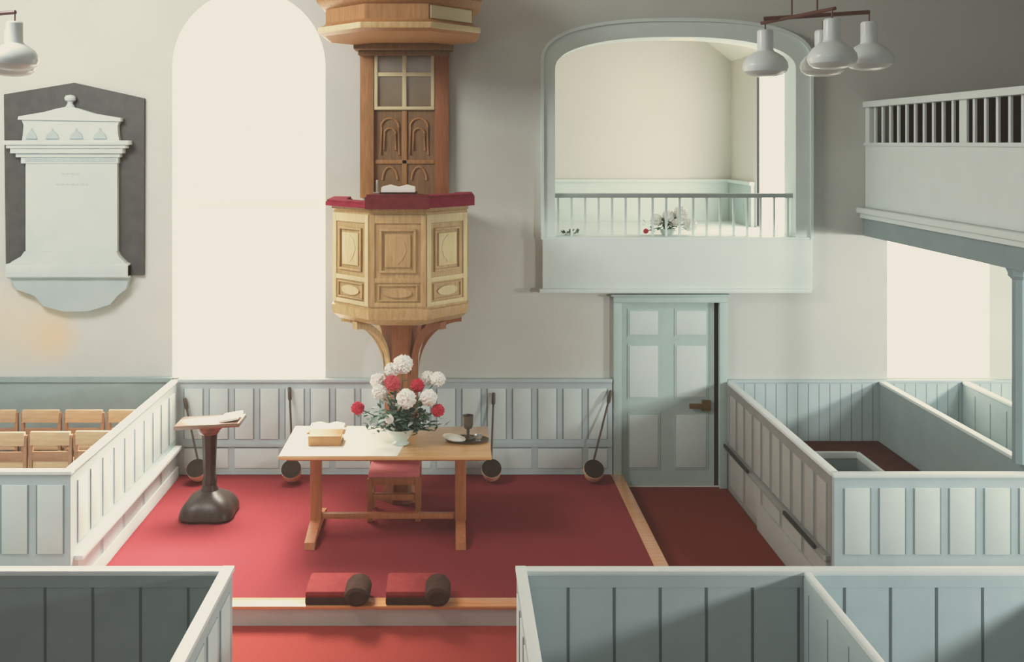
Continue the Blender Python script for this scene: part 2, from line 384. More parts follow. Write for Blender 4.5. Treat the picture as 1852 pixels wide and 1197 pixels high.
part_x('pew_partition', 'plain shaded partition with white rail running back from the gallery post', 4.58, 7.31, YE, 1.0, -1, plain=True, inner=True, grooved=False)  # darker paint puts this face's shade into its colour
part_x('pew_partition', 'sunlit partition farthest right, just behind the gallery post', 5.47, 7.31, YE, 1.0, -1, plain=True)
part_y('pew_partition', 'grey shaded inner pew board in the left foreground', 5.64, XL + .02, -1.40, 1.0, grooves=(.12, .285), inner=True)  # darker than the right-hand board, with its shade put into the paint
part_x('pew_partition', 'pew end with broad white rail at the left of the aisle', -1.365, 3.0, 5.67, 1.0, 1, capw=.075)
part_y('pew_partition', 'long grooved inner pew board across the right foreground', 5.64, .44, XR - .02, 1.0, grooves=(.24, .275), mats=[STILE, STILE, GROOVE])
part_x('pew_partition', 'pew end with white rail at the right of the aisle', .40, 3.0, 5.67, 1.0, -1, capw=.065)
part_x('pew_partition', 'dividing board inside the right foreground pews', 2.105, 3.0, 5.60, .995, -1, plain=True, capw=.04)

part_x('pew_partition', 'second dividing board in the right foreground, outside the picture edge', 3.75, 3.0, 5.60, .995, -1, plain=True, capw=.04)
# bench inside the right box pew
b = thing('pew_bench', 'L-shaped pew bench with dark maroon seat inside the right box pew', 'bench', (3.8, 9.6, FL))
m = MB(b.location)
m.box(2.99, 4.54, 9.72, YW - .045, .33, .36, 0, .008); m.box(4.18, 4.54, 7.35, 9.72, .33, .36, 0, .008)
m.build('seat', SEATRED, b)
m = MB(b.location); m.box(2.99, 4.18, 9.685, 9.72, .30, .365, 0, .004); m.box(4.145, 4.18, 7.35, 9.72, .30, .365, 0, .004); m.build('front_edge', CAP, b)
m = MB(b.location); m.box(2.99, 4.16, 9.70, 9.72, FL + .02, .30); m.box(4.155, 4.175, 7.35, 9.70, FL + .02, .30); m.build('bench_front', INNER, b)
m = MB((3.8, 8.6, FL)); m.box(2.98, 4.56, 7.30, YW - .05, FL - .012, FL + .02); tag(m.build('pew_floor_shadow', DARKFLOOR), 'floor sheet inside the right box pew, coloured dark for the shadow there', 'mat')  # dark sheet laid where the pew floor lies in shadow

# ------------------------------------------------------------------ door
dr = struct(MB().build('door_1', DOORP)) if False else None
m = MB((2.31, YW, FL))
m.box(wx(1108), 1.79, YW - .06, YW + .12, FL, 1.84, 0, .006); m.box(2.84, wx(1313), YW - .06, YW + .12, FL, 1.84, 0, .006)
m.box(wx(1108), wx(1313), YW - .06, YW + .12, 1.84, 1.905, 0, .006)
for q0, q1 in ((wx(1104), wx(1317)),): m.box(q0, q1, YW - .075, YW - .001, 1.905, 1.93, 0, .005)
door = struct(m.build('door_1', DOORP))
m = MB((2.31, YW, FL)); ly = YW + .02
m.box(1.795, 2.80, ly, ly + .045, FL + .006, 1.835)
PXS = [(1138, 1190), (1223, 1277)]
for z0, z1 in ((605, 562), (718, 625), (845, 750)):
    for p0, p1 in PXS:
        x0, x1, a0, a1 = wx(p0, ly), wx(p1, ly), wz(z0, ly), wz(z1, ly)
        m.box(x0 - .02, x1 + .02, ly - .006, ly + .001, a0 - .02, a1 + .02, 2)
        m.box(x0, x1, ly - .012, ly, a0, a1, 1, .006)
leaf = m.build('door_leaf', [DOORP, DOORPANEL, DOORP], door)
m = MB((2.31, YW, FL)); m.box(2.802, 2.838, ly + .01, ly + .05, FL + .006, 1.835); m.build('gap_shadow', DARKLINE, door)  # dark strip standing for the shadow at the jamb
m = MB((2.31, YW, FL)); m.box(wx(1246), wx(1283), ly - .05, ly - .03, wz(738), wz(729), 0, .004); m.box(wx(1270), wx(1285), ly - .035, ly - .001, wz(743), wz(724)); m.build('latch_handle', BRASS, leaf)

# ------------------------------------------------------------------ loft front
bf = thing('loft_front', 'pale blue arched loft surround with balustrade above the door', 'balcony', (2.36, YW, 1.96))
o = bf.location
outer = arch_loop(.955, 3.80, 2.52, 4.42, 4.85, ex=2.5); inner = arch_loop(1.075, 3.65, 2.52, 4.34, 4.685, ex=2.3)
m = MB(o)
def band(A, B, y0, y1, mat=0):
    A = [A[0]] + A[:1:-1] + [A[1]] if False else A[1:] + [A[0]]; B = B[1:] + [B[0]]
    n = len(A)
    for i in range(n - 1):
        a, b, c, d = A[i], A[i + 1], B[i + 1], B[i]
        m.quad((a[0], y0, a[1]), (b[0], y0, b[1]), (c[0], y0, c[1]), (d[0], y0, d[1]), mat)
        m.quad((a[0], y0, a[1]), (b[0], y0, b[1]), (b[0], y1, b[1]), (a[0], y1, a[1]), mat)
        m.quad((d[0], y0, d[1]), (c[0], y0, c[1]), (c[0], y1, c[1]), (d[0], y1, d[1]), mat)
band(outer, inner, YW - .07, YW + .28)
m.build('arch_surround', LOFTBLUE, bf)
m = MB(o); lip_o = arch_loop(.925, 3.83, 2.52, 4.43, 4.885, ex=2.5); band(lip_o, outer, YW - .10, YW - .002); m.build('outer_moulding', LOFTBLUE, bf)
m = MB(o); m.box(.94, 3.82, YW - .10, YW + .02, 1.99, 2.52, 0, .004); m.box(.95, 3.81, YW - .09, YW + .28, 2.50, 2.545, 0, .006)
pp = m.build('parapet', LOFTBLUE, bf)
m = MB(o); m.box(.905, 3.80, YW - .13, YW - .002, 1.955, 2.0, 0, .01); m.build('base_moulding', LOFTBLUE, pp)
m = MB(o); m.box(1.075, 3.65, YW + .02, YW + .07, wz(358), wz(350), 0, .004); m.build('handrail', RAILGREY, bf)
x = 1.12
while x < 3.64:
    m = MB(o); m.box(x - .011, x + .011, YW + .03, YW + .055, 2.545, wz(357), 0); m.build('baluster', LOFTBLUE, bf); x += .146

# ------------------------------------------------------------------ gallery at right
GX = 4.42
g = thing('side_gallery', 'pale grey-blue gallery front with white balusters along the right side', 'gallery', (GX, 7, 2.55))
o = g.location; GY0, GY1 = 3.2, YW - .005
m = MB(o); m.box(GX, GX + .06, GY0, GY1, 2.86, 3.54); m.box(GX - .02, GX + .08, GY0, GY1, 3.52, 3.555, 0, .005); m.build('parapet', GALL, g)
m = MB(o); m.box(GX - .03, GX + .09, GY0, GY1, 3.93, 3.995, 0, .006); m.build('top_rail', GALL, g)
m = MB(o); m.box(GX - .10, GX, GY0, GY1, 2.80, 2.86, 0, .01); m.box(GX - .06, GX, GY0, GY1, 2.745, 2.80, 0, .01); m.build('moulding', GALL, g)
m = MB(o); m.box(GX - .02, GX + .06, GY0, GY1, 2.555, 2.86); m.build('fascia', GALLD, g)
m = MB(o); m.box(GX + .06, XR - .005, GY0, GY1, 2.57, 2.70); m.build('gallery_floor', GALLD, g)
m = MB(o); m.box(GX, GX + .06, GY1 - .10, GY1, 3.555, 3.93); m.build('end_post', GALL, g)
y = GY1 - .19; i = 0
while y > 4.6:
    m = MB(o); w = .017 if i != 10 else .06
    m.box(GX + .018, GX + .038, y - w, y + w, 3.555, 3.93); m.build('baluster', GALL, g); y -= .172; i += 1
m = MB((5.0, 7, 2.7)); m.box(4.72, 4.76, GY0 + .1, GY1 - .01, 2.705, 4.02, 0, .005); m.box(4.76, 5.2, GY0 + .1, GY1 - .01, 3.10, 3.14); tag(m.build('gallery_shade_board', GALLSHADE), 'added dark board standing in for the shade between the gallery balusters', 'pew')  # dark board added to give the shade behind the balusters
p = thing('gallery_post', 'blue-grey wooden post holding up the right gallery', 'post', (4.50, 7.50, 1.0)); o = p.location
m = MB(o); m.octa([(.058, 0), (.058, 1.46)], (4.52, 7.50, 1.002)); m.build('shaft', GALLD, p)
m = MB(o); m.octa([(.058, 0), (.085, .03), (.085, .05), (.10, .09)], (4.52, 7.50, 2.462)); m.build('capital', GALLD, p)
# ------------------------------------------------------------------ monument
mo = thing('wall_monument', 'white marble tablet on a dark slate backing, high on the wall at left', 'monument', (wx(137), YW, wz(560)))
o = mo.location; MW = lambda pts: [(wx(a), wz(b)) for a, b in pts]
def pr(pts, y0, y1, name, mat, parent=mo):
    m = MB(o); m.prism(MW(pts), YW - y1, YW - y0); return m.build(name, mat, parent)
pr([(10, 171), (137, 150), (263, 178), (262, 497), (14, 497)], .001, .04, 'backing_slab', SLATE)
tb = pr([(54, 293), (218, 293), (218, 452), (54, 452)], .03, .10, 'tablet', MARBLE)
for r, (a, b) in enumerate(((118, 152), (108, 166))):
    q = a; m = MB(o)
    m.box(wx(a), wx(b), YW - .1005, YW - .099, wz(314.6 + r * 19), wz(313.4 + r * 19))
    while q < b:
        w = random.uniform(4, 10); zz = 312 + r * 19
        m.box(wx(q), wx(q + w), YW - .1015, YW - .099, wz(zz + 4), wz(zz)); q += w + 3
    m.build('inscription_line', INK, tb)
m = MB(o); m.prism(MW([(54, 452), (218, 452), (222, 461), (232, 471), (239, 478), (239, 500), (22, 500), (22, 478), (32, 470), (48, 461)]), YW - .13, YW - .03); m.build('plinth', MARBLE, mo)
m = MB(o); m.box(wx(22), wx(239), YW - .15, YW - .03, wz(498), wz(474), 0, .01); m.build('plinth_band', MARBLE, mo)
m = MB(o); m.prism(MW([(26, 500), (239, 500), (234, 520), (218, 532), (205, 548), (165, 560), (120, 560), (84, 550), (70, 532), (36, 520)]), YW - .10, YW - .001); m.build('console', MARBLED, mo)
m = MB(o)
for a, b, c0, c1, dp in ((18, 242, 254, 262, .18), (24, 236, 262, 268, .165), (30, 230, 268, 277, .15), (38, 224, 277, 284, .125), (46, 220, 284, 295, .11)):
    m.box(wx(a), wx(b), YW - dp, YW - .03, wz(c1), wz(c0), 0, .004)
cn = m.build('cornice', MARBLE, mo)
m = MB(o); m.box(wx(54), wx(216), YW - .1125, YW - .109, wz(292), wz(286))
for k in range(15): m.box(wx(56 + k * 10.6), wx(61 + k * 10.6), YW - .1145, YW - .109, wz(292), wz(286))
m.build('frieze_ornament', MARBLED, cn)
at = pr([(48, 254), (222, 254), (220, 244), (219, 228), (224, 214), (45, 212), (51, 226), (50, 242)], .03, .11, 'attic_block', MARBLE)
for a, b in ((56, 76), (91, 115), (134, 158), (176, 200)):
    c = (a + b) / 2; m = MB(o); m.prism(MW([(a, 251), (b, 251), (b - 3, 243), (c + 3, 238), (c, 232), (c - 3, 238), (a + 3, 243)]), YW - .125, YW - .109)
    m.build('carved_relief', MARBLED, at)
pr([(42, 217), (43, 211), (90, 203), (112, 197), (133, 193), (150, 197), (178, 206), (226, 214), (225, 220)], .03, .13, 'pediment', MARBLE)
m = MB(o); m.lathe([(.045, 0), (.05, .02), (.03, .05), (.03, .07), (.055, .09), (.06, .115), (.045, .14), (0, .15)], (wx(133), YW - .085, wz(197)), 16); m.build('finial', MARBLE, mo)

# ------------------------------------------------------------------ pulpit
PCX, PCY = -.53, 9.42
pu = thing('pulpit', 'honey oak octagonal pulpit tub on a slim stem behind the flowers', 'pulpit', (PCX, PCY, 0)); o = pu.location
m = MB(o); m.octa([(.19, 0), (.19, .06), (.175, .12), (.165, .2), (.165, 1.5), (.20, 1.72), (.20, 1.84)], (PCX, PCY, 0.002)); m.build('stem', OAKR, pu)
m = MB(o); m.octa([(.25, 1.80), (.47, 1.815), (.585, 1.845), (.65, 1.90), (.665, 1.955), (.665, 1.99), (.645, 2.0), (.645, 2.90), (.665, 2.915), (.665, 2.945), (.56, 2.945), (.56, 2.2)], (PCX, PCY, 0))
tub = m.build('tub', OAK, pu)
def face_T(k, ap): # face k: 0 front, +1 right...
    a = -PI / 2 + k * PI / 4
    n = Vector((math.cos(a), math.sin(a), 0)); u = Vector((-math.sin(a), math.cos(a), 0))
    M = Matrix(((u.x, -n.x, 0, PCX + n.x * ap), (u.y, -n.y, 0, PCY + n.y * ap), (0, 0, 1, 0), (0, 0, 0, 1)))
    return M
def frame(m, u0, u1, z0, z1, w, d, mat=0, y0=0.0):
    for a, b, c, e in ((u0, u1, z1 - w, z1), (u0, u1, z0, z0 + w), (u0, u0 + w, z0 + w, z1 - w), (u1 - w, u1, z0 + w, z1 - w)):
        m.box(a, b, y0 - d, y0 + .002, c, e, mat, min(.004, d * .3))
for k in (-2, -1, 0, 1, 2):
    mid = OAK if k == 0 else OAKL  # front darker, sides paler: the fall of light is put into the oak
    m = MB(o); m.T = face_T(k, .645)
    m.box(-.265, -.215, -.012, .002, 2.02, 2.88, 0, .003); m.box(.215, .265, -.012, .002, 2.02, 2.88, 0, .003)
    m.box(-.215, .215, -.012, .002, 2.80, 2.88, 0, .003); m.box(-.215, .215, -.012, .002, 2.245, 2.29, 0, .003); m.box(-.215, .215, -.012, .002, 2.02, 2.06, 0, .003)
    frame(m, -.17, .17, 2.34, 2.75, .022, .022, 1)
    m.box(-.12, .12, -.016, .002, 2.39, 2.70, 0, .008)
    m.prism([(.0, 2.42), (.05, 2.47), (.085, 2.55), (.06, 2.63), (0, 2.68), (-.06, 2.63), (-.085, 2.55), (-.05, 2.47)], -.02, -.014, 'y', 0)
    frame(m, -.185, .185, 2.075, 2.23, .014, .018, 1)
    m.prism([(.13 * math.cos(t * PI / 12), 2.152 + .045 * math.sin(t * PI / 12)) for t in range(24)], -.016, 0, 'y', 0)
    m.build('carved_panel', [mid, OAK], tub)
for k, h, lo, nm in ((-2, .055, 0, VELVET), (-1, .055, 0, VELVET), (0, .125, -.01, VELVETD), (1, .115, 0, VELVET), (2, .10, 0, VELVET)):
    m = MB(o); m.T = face_T(k, .645); w = .30
    m.prism([(-w, -.08), (w, -.08), (w * .74, .13), (-w * .74, .13)], 2.947 + lo, 2.947 + h - .02, 'z')
    m.prism([(-w * .96, -.065), (w * .96, -.065), (w * .74, .115), (-w * .74, .115)], 2.947 + h - .02, 2.947 + h, 'z')
    m.build('velvet_cushion', nm, pu)
for ang in (0, 180, -45, -135, 45, 135):
    m = MB(o); a = math.radians(ang + (0 if ang % 90 else 0)); m.T = Matrix.Translation((PCX, PCY, 0)) @ Matrix.Rotation(a, 4, 'Z')
    oc = []; ic = []
    for i in range(13):
        t = i / 12 * PI / 2
        oc.append((.60 - .425 * math.sin(t), 1.84 - .50 * (1 - math.cos(t))))
    ic = [(x - .0 - .055 * math.sin(i / 12 * PI / 2) * 0 - .05, z + .0 - .0) for i, (x, z) in enumerate(oc)]
    oc2 = [(.60 - .43 * math.sin(i / 12 * PI / 2), 1.86 - .55 * (1 - math.cos(i / 12 * PI / 2)) - .06 * math.cos(i / 12 * PI / 2)) for i in range(13)]
    poly = oc + [(max(.13, x - .01), z - .035) for x, z in reversed(oc)]
    vs = [(x, -.035, z) for x, z in oc] + [(x - .0, -.035, z - .07 + .0) for x, z in oc]
    vs += [(v[0], .035, v[2]) for v in vs]
    n = 13; fs = []
    for i in range(n - 1):
        fs += [[i, i + 1, n + i + 1, n + i], [2 * n + i, 3 * n + i, 3 * n + i + 1, 2 * n + i + 1], [i, 2 * n + i, 2 * n + i + 1, i + 1], [n + i, n + i + 1, 3 * n + i + 1, 3 * n + i]]
    fs += [[0, n, 3 * n, 2 * n], [n - 1, 3 * n - 1, 4 * n - 1, 2 * n - 1]]
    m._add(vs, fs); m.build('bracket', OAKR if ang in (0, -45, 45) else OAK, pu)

bb = thing('pulpit_backboard', 'brown oak backboard and canopy rising on the wall behind the pulpit', 'backboard', (PCX, YW, 2.9)); o = bb.location
X0, X1 = -1.0, -.07
m = MB(o); m.box(X0, X1, YW - .05, YW - .001, 2.965, 4.60); m.build('back_panel', OAKX, bb)
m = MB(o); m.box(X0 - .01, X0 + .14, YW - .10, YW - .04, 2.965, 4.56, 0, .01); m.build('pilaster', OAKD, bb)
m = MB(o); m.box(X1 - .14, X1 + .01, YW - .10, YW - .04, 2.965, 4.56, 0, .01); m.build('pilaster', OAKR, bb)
lx0, lx1 = X0 + .145, X1 - .145
m = MB(o); frame(m, lx0, lx1, wz(199), wz(95), .035, .045, 0, YW - .05)
cx = (lx0 + lx1) / 2; m.box(cx - .022, cx + .022, YW - .09, YW - .045, wz(199), wz(95), 0, .004); m.box(lx0, lx1, YW - .088, YW - .045, wz(139), wz(132), 0, .004)
sf = m.build('window_frame', SASH, bb)
m = MB(o); m.box(lx0 + .03, lx1 - .03, YW - .062, YW - .05, wz(197), wz(97)); m.build('dull_pane', DULLGLASS, sf)
m = MB(o)
m.box(cx - .025, cx + .025, YW - .07, YW - .045, 2.97, wz(200), 0, .004); m.box(lx0, lx1, YW - .07, YW - .045, wz(296), wz(289), 0, .004)
for s in (-1, 1):
    q = cx + s * .155
    for w_, z0, z1 in ((.095, wz(280), wz(214)), (.06, wz(272), wz(232))):
        pts = [(q - w_, YW - .058, z0), (q - w_, YW - .058, z1 - w_)] + [(q - w_ * math.cos(t * PI / 8), YW - .058, z1 - w_ + w_ * math.sin(t * PI / 8)) for t in range(1, 8)] + [(q + w_, YW - .058, z1 - w_), (q + w_, YW - .058, z0)]
        m.tube(pts, .012, 6)
    pts = [(q + .08 * math.cos(t * PI / 8), YW - .058, wz(325) + .14 * math.sin(t * PI / 8)) for t in range(0, 9)]; m.tube(pts, .012, 6)
m.build('gothic_tracery', OAKD, bb)
CCY = YW - .80
m = MB(o)
m.octa([(.10, 4.50), (.36, 4.53), (.40, 4.56)], (PCX, CCY, 0)) if False else None
m.box(X0 - .06, X1 + .06, YW - .30, YW - .001, 4.53, 4.60, 0, .02); m.box(X0 - .02, X1 + .02, YW - .2, YW - .001, 4.48, 4.53, 0, .01); m.build('canopy_bracket', OAKX, bb)
m = MB(o); m.octa([(.05, 4.595), (.56, 4.595), (.72, 4.575), (.77, 4.60), (.77, 4.65), (.72, 4.68), (.705, 4.70), (.705, 4.83), (.75, 4.85), (.79, 4.90), (.79, 4.94), (.5, 5.15), (.12, 5.45), (0, 5.46)], (PCX, CCY + .0, 0)); cp = m.build('canopy', OAKD, bb)
for k in (-1, 0, 1):
    m = MB(o); a = -PI / 2 + k * PI / 4; n = Vector((math.cos(a), math.sin(a), 0)); u = Vector((-n.y, n.x, 0))
    m.T = Matrix(((u.x, -n.x, 0, PCX + n.x * .77), (u.y, -n.y, 0, CCY + n.y * .77), (0, 0, 1, 0), (0, 0, 0, 1)))
    m.box(-.322, .322, -.012, .01, 4.60, 4.655, 0, .005); m.build('canopy_moulding', OAKL if k else OAK, cp)  # side mouldings get the lightened oak, as if lit
    if k == 1:
        m = MB(o); m.T = Matrix(((u.x, -n.x, 0, PCX + n.x * .705), (u.y, -n.y, 0, CCY + n.y * .705), (0, 0, 1, 0), (0, 0, 0, 1)))
        m.box(-.27, .27, -.01, .01, 4.70, 4.82, 0, .004); m.build('pale_panel', SASH, cp)
# bible on the pulpit cushion
bk = thing('pulpit_bible', 'open pale-paged book lying on the velvet cushion of the pulpit', 'book', (-.53, 8.90, 3.073)); o = bk.location
m = MB(o); m.box(-.705, -.355, 8.80, 9.0, 3.073, 3.09, 0, .004); m.build('cover', BROWNFAB, bk)
m = MB(o); m.prism([(-.69, 3.09), (-.37, 3.09), (-.375, 3.135), (-.45, 3.155), (-.525, 3.135), (-.535, 3.135), (-.61, 3.155), (-.685, 3.135)], 8.81, 8.99); m.build('pages', PAPER, bk)
m = MB((-.735, 8.93, 3.0)); m.box(-.745, -.725, 8.92, 8.94, 3.073, 3.20, 0, .003); m.box(-.775, -.695, 8.90, 8.96, 3.073, 3.083, 0, .003); tag(m.build('pulpit_stand', SILVER), 'slim pale upright stand at the left of the pulpit book', 'stand')

# ------------------------------------------------------------------ communion table
tx0, tx1, ty0, ty1, tz = -1.535, .325, 8.19, 9.06, .82
tb = thing('communion_table', 'long polished wooden communion table on trestle ends', 'table', ((tx0 + tx1) / 2, 8.62, 0)); o = tb.location
m = MB(o); m.box(tx0, tx1, ty0, ty1, tz - .032, tz, 0, .006); m.build('tabletop', TABLEW, tb)
m = MB(o); m.box(tx0 + .06, tx1 - .06, ty0 + .05, ty0 + .07, tz - .055, tz - .032); m.box(tx0 + .06, tx1 - .06, ty1 - .07, ty1 - .05, tz - .055, tz - .032); m.build('apron', LEGW, tb)
for x in (-1.268, .055):
    m = MB(o); m.box(x - .05, x + .05, 8.57, 8.66, .10, tz - .055, 0, .012); m.build('leg', LEGW, tb)
    m = MB(o); m.box(x - .04, x + .04, 8.30, 8.93, tz - .075, tz - .034, 0, .006); m.build('bearer', LEGW, tb)
    m = MB(o); m.prism([(8.20, .001), (8.30, .001), (8.34, .03), (8.88, .03), (8.92, .001), (9.02, .001), (9.02, .05), (8.90, .075), (8.72, .11), (8.50, .11), (8.33, .075), (8.22, .055)], x - .045, x + .045, 'x'); m.build('foot', LEGW, tb)
m = MB(o); m.box(-1.218, .005, 8.59, 8.64, .115, .165, 0, .008); m.build('stretcher', LEGW, tb)

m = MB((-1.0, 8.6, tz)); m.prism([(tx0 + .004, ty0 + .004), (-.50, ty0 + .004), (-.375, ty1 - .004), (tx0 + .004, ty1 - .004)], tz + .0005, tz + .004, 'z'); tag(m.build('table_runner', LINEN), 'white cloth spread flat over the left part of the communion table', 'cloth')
CZ = tz + .0045
bk = thing('closed_bible', 'thick tan closed bible on the left of the communion table', 'book', (-1.17, 8.54, CZ)); o = bk.location
m = MB(o); m.box(-1.315, -1.02, 8.46, 8.68, CZ + .001, CZ + .012, 0, .003); m.box(-1.315, -1.02, 8.46, 8.68, CZ + .078, CZ + .09, 0, .003); m.box(-1.318, -1.02, 8.452, 8.464, CZ + .001, CZ + .09, 0, .003); m.build('cover', LEATHER, bk)
m = MB(o); m.box(-1.305, -1.03, 8.464, 8.672, CZ + .012, CZ + .078); m.build('page_block', GILT, bk)
bk = thing('open_book', 'open white-paged book behind the tan bible on the table', 'book', (-1.21, 8.92, CZ)); o = bk.location
m = MB(o); m.box(-1.385, -1.035, 8.80, 9.03, CZ + .001, CZ + .012); m.build('cover', LEATHER, bk)
m = MB(o); m.prism([(-1.375, CZ + .012), (-1.045, CZ + .012), (-1.05, CZ + .04), (-1.13, CZ + .055), (-1.205, CZ + .038), (-1.215, CZ + .038), (-1.29, CZ + .055), (-1.37, CZ + .04)], 8.81, 9.02); m.build('pages', PAPER, bk)

# vase and flowers
VC = (-.485, 8.52, tz + .0045)
m = MB(VC); m.lathe([(0, .002), (.07, .002), (.075, .012), (.05, .03), (.06, .06), (.10, .10), (.135, .14), (.15, .155), (.142, .155), (.12, .13), (.08, .09), (.03, .06), (0, .055)], VC, 28)
tag(m.build('vase', VASEG), 'low flared pale vase holding the flowers on the table', 'vase')
def bloom(m, c, r, seed, flat=1.0, tilt=(0, 0), spikes=.2, mat=0):
    rnd = random.Random(seed); bm = bmesh.new(); bmesh.ops.create_icosphere(bm, subdivisions=4, radius=1)
    M = Matrix.Translation(c) @ Matrix.Rotation(tilt[0], 4, 'X') @ Matrix.Rotation(tilt[1], 4, 'Y')
    for i, v in enumerate(bm.verts):
        d = 1 - spikes * rnd.random() * 1.5
        v.co = M @ Vector((v.co.x * r * d, v.co.y * r * d * flat, v.co.z * r * d))
    m._bm(bm, mat)
def flower(px, py, d, rpx, mat, label, cat, seed, flat=.8, name='chrysanthemum', sz=1.0, group=None, base=VC, z0=.10, stem_to=None):
    c = Vector((wx(px, d), d, wz(py, d))); r = 1.14 * rpx * d / F
    t = thing(name, label, cat, (c.x, c.y, c.z - r), group=group); o = t.location
    m = MB(o); bloom(m, c, r, seed, flat, (.2, .1), mat=0); m.build('bloom', mat, t, 60)
    rnd = random.Random(seed + 50)
    s = Vector((base[0] + rnd.uniform(-.04, .04), base[1] + rnd.uniform(-.03, .03), base[2] + z0)) if stem_to is None else Vector(stem_to)
    m = MB(o); mid = s.lerp(c, .5) + Vector((0, 0, .03)); m.tube([s, mid, c - (c - mid).normalized() * r * .5], .005, 6)
    for k in range(3):
        p = s.lerp(c, .45 + .15 * k); leaf_quads(m, p, rnd, .07)
    m.build('stem', LEAF, t, 60); return t
def leaf_quads(m, p, rnd, L, mat=0):
    a = rnd.uniform(0, 2 * PI); e = rnd.uniform(-.3, .9)
    d = Vector((math.cos(a) * math.cos(e), math.sin(a) * math.cos(e), math.sin(e))); s = d.cross(Vector((0, 0, 1))).normalized() * L * .28
    q = p + d * L * .5 + Vector((0, 0, L * .06)); t = p + d * L
    m._add([p, q + s, t, q - s], [[0, 1, 2, 3]], mat)
WG = 'white blooms in the table vase'
FLW = [(729, 659, 8.55, 17, 'white chrysanthemum topmost in the table vase'), (709, 669, 8.60, 13, 'white bloom just below left of the topmost one'),
       (684, 689, 8.55, 14, 'upper of two white blooms at left of the table vase'), (687, 709, 8.50, 14, 'lower of two white blooms at left of the table vase'),
       (774, 684, 8.60, 13, 'white bloom high at right beside the rightmost white one'), (792, 686, 8.52, 13, 'rightmost white bloom in the table vase'),
       (735, 721, 8.38, 17, 'white chrysanthemum low in the middle of the table vase'), (775, 719, 8.42, 15, 'white chrysanthemum above the rightmost red bloom'),
       (704, 758, 8.36, 8, 'small white bloom near the rim of the table vase')]
for i, (a, b, d, r, l) in enumerate(FLW): flower(a, b, d, r, BLOOMW, l, 'flower', i)
for i, (a, b, d, r, l, mm) in enumerate([(710, 693, 8.48, 14, 'rose red bloom left of centre among white blooms', BLOOMP), (755, 697, 8.50, 12, 'red bloom right of centre among white blooms', BLOOMR),
       (647, 738, 8.45, 11.5, 'crimson bloom leaning out at far left of the table vase', BLOOMR), (792, 742, 8.42, 11.5, 'crimson bloom leaning out at right of the table vase', BLOOMR)]):
    flower(a, b, d, r, mm, l, 'flower', 30 + i, name='carnation', flat=.7)
rnd = random.Random(3); m = MB(VC)
for i in range(420):
    u = rnd.gauss(0, 1); p = Vector((VC[0] + u * .13 + .01, VC[1] + rnd.gauss(0, .08), tz + .13 + abs(rnd.gauss(0, .12)) + .02))
    if p.z > tz + .42: p.z = tz + .3
    leaf_quads(m, p, rnd, rnd.uniform(.05, .11), 0 if rnd.random() < (.75 if p.x > VC[0] - .1 else .35) else 1)
for i in range(9):
    a = rnd.uniform(-1, 1); e = Vector((VC[0] + a * .36, VC[1] + rnd.uniform(-.08, .08), tz + .10 + rnd.uniform(0, .14))); s = Vector((VC[0], VC[1], tz + .13))
    m.tube([s, s.lerp(e, .5) + Vector((0, 0, .03)), e], .004, 5)
    for k in range(7): leaf_quads(m, s.lerp(e, .4 + .1 * k), rnd, .06, 0)
fo = m.build('foliage', [LEAF, LEAFP], None, 60); tag(fo, 'green leaves massed around the stems in the table vase', 'foliage'); fo['kind'] = 'stuff'

# salver, cloth, cup, bowl
SC = (.117, 8.62, tz)
m = MB(SC); m.lathe([(0, .001), (.15, .001), (.195, .012), (.20, .02), (.19, .02), (.15, .009), (0, .008)], SC, 36, sy=.62); tag(m.build('salver', BRONZE), 'dark oval metal salver at the right end of the table', 'tray')
cc = (-.005, 8.60, tz + .022); m = MB(cc); m.T = Matrix.Translation(cc) @ Matrix.Rotation(-.35, 4, 'Z') @ Matrix.Rotation(.12, 4, 'Y')
m.lathe([(0, .004), (.06, .002), (.085, .0), (.108, .012), (.11, .02), (.085, .016), (.05, .03), (0, .035)], (0, 0, 0), 28, sy=.75); tag(m.build('bread_plate', LINEN), 'white plate covered with linen lying on the dark salver', 'plate')
kc = (.125, 8.66, tz + .009); cup = thing('communion_cup', 'dark pewter communion cup standing on the oval salver', 'cup', kc)
m = MB(kc); m.lathe([(0, 0), (.055, 0), (.058, .008), (.03, .02), (.013, .035), (.013, .06), (.02, .068), (.013, .076), (.016, .09)], kc, 24); m.build('foot', PEWTER, cup)
m = MB(kc); m.lathe([(.016, .088), (.038, .10), (.046, .13), (.046, .18), (.05, .215), (.046, .215), (.042, .18), (.04, .13), (.01, .105), (0, .104)], kc, 24); m.build('bowl', PEWTER, cup)
bc = (.215, 8.585, tz + .011); m = MB(bc); m.lathe([(0, 0), (.022, 0), (.024, .006), (.014, .014), (.036, .03), (.042, .055), (.038, .055), (.03, .032), (0, .022)], bc, 24); tag(m.build('small_bowl', SILVER), 'small pale metal bowl right of the communion cup', 'bowl')

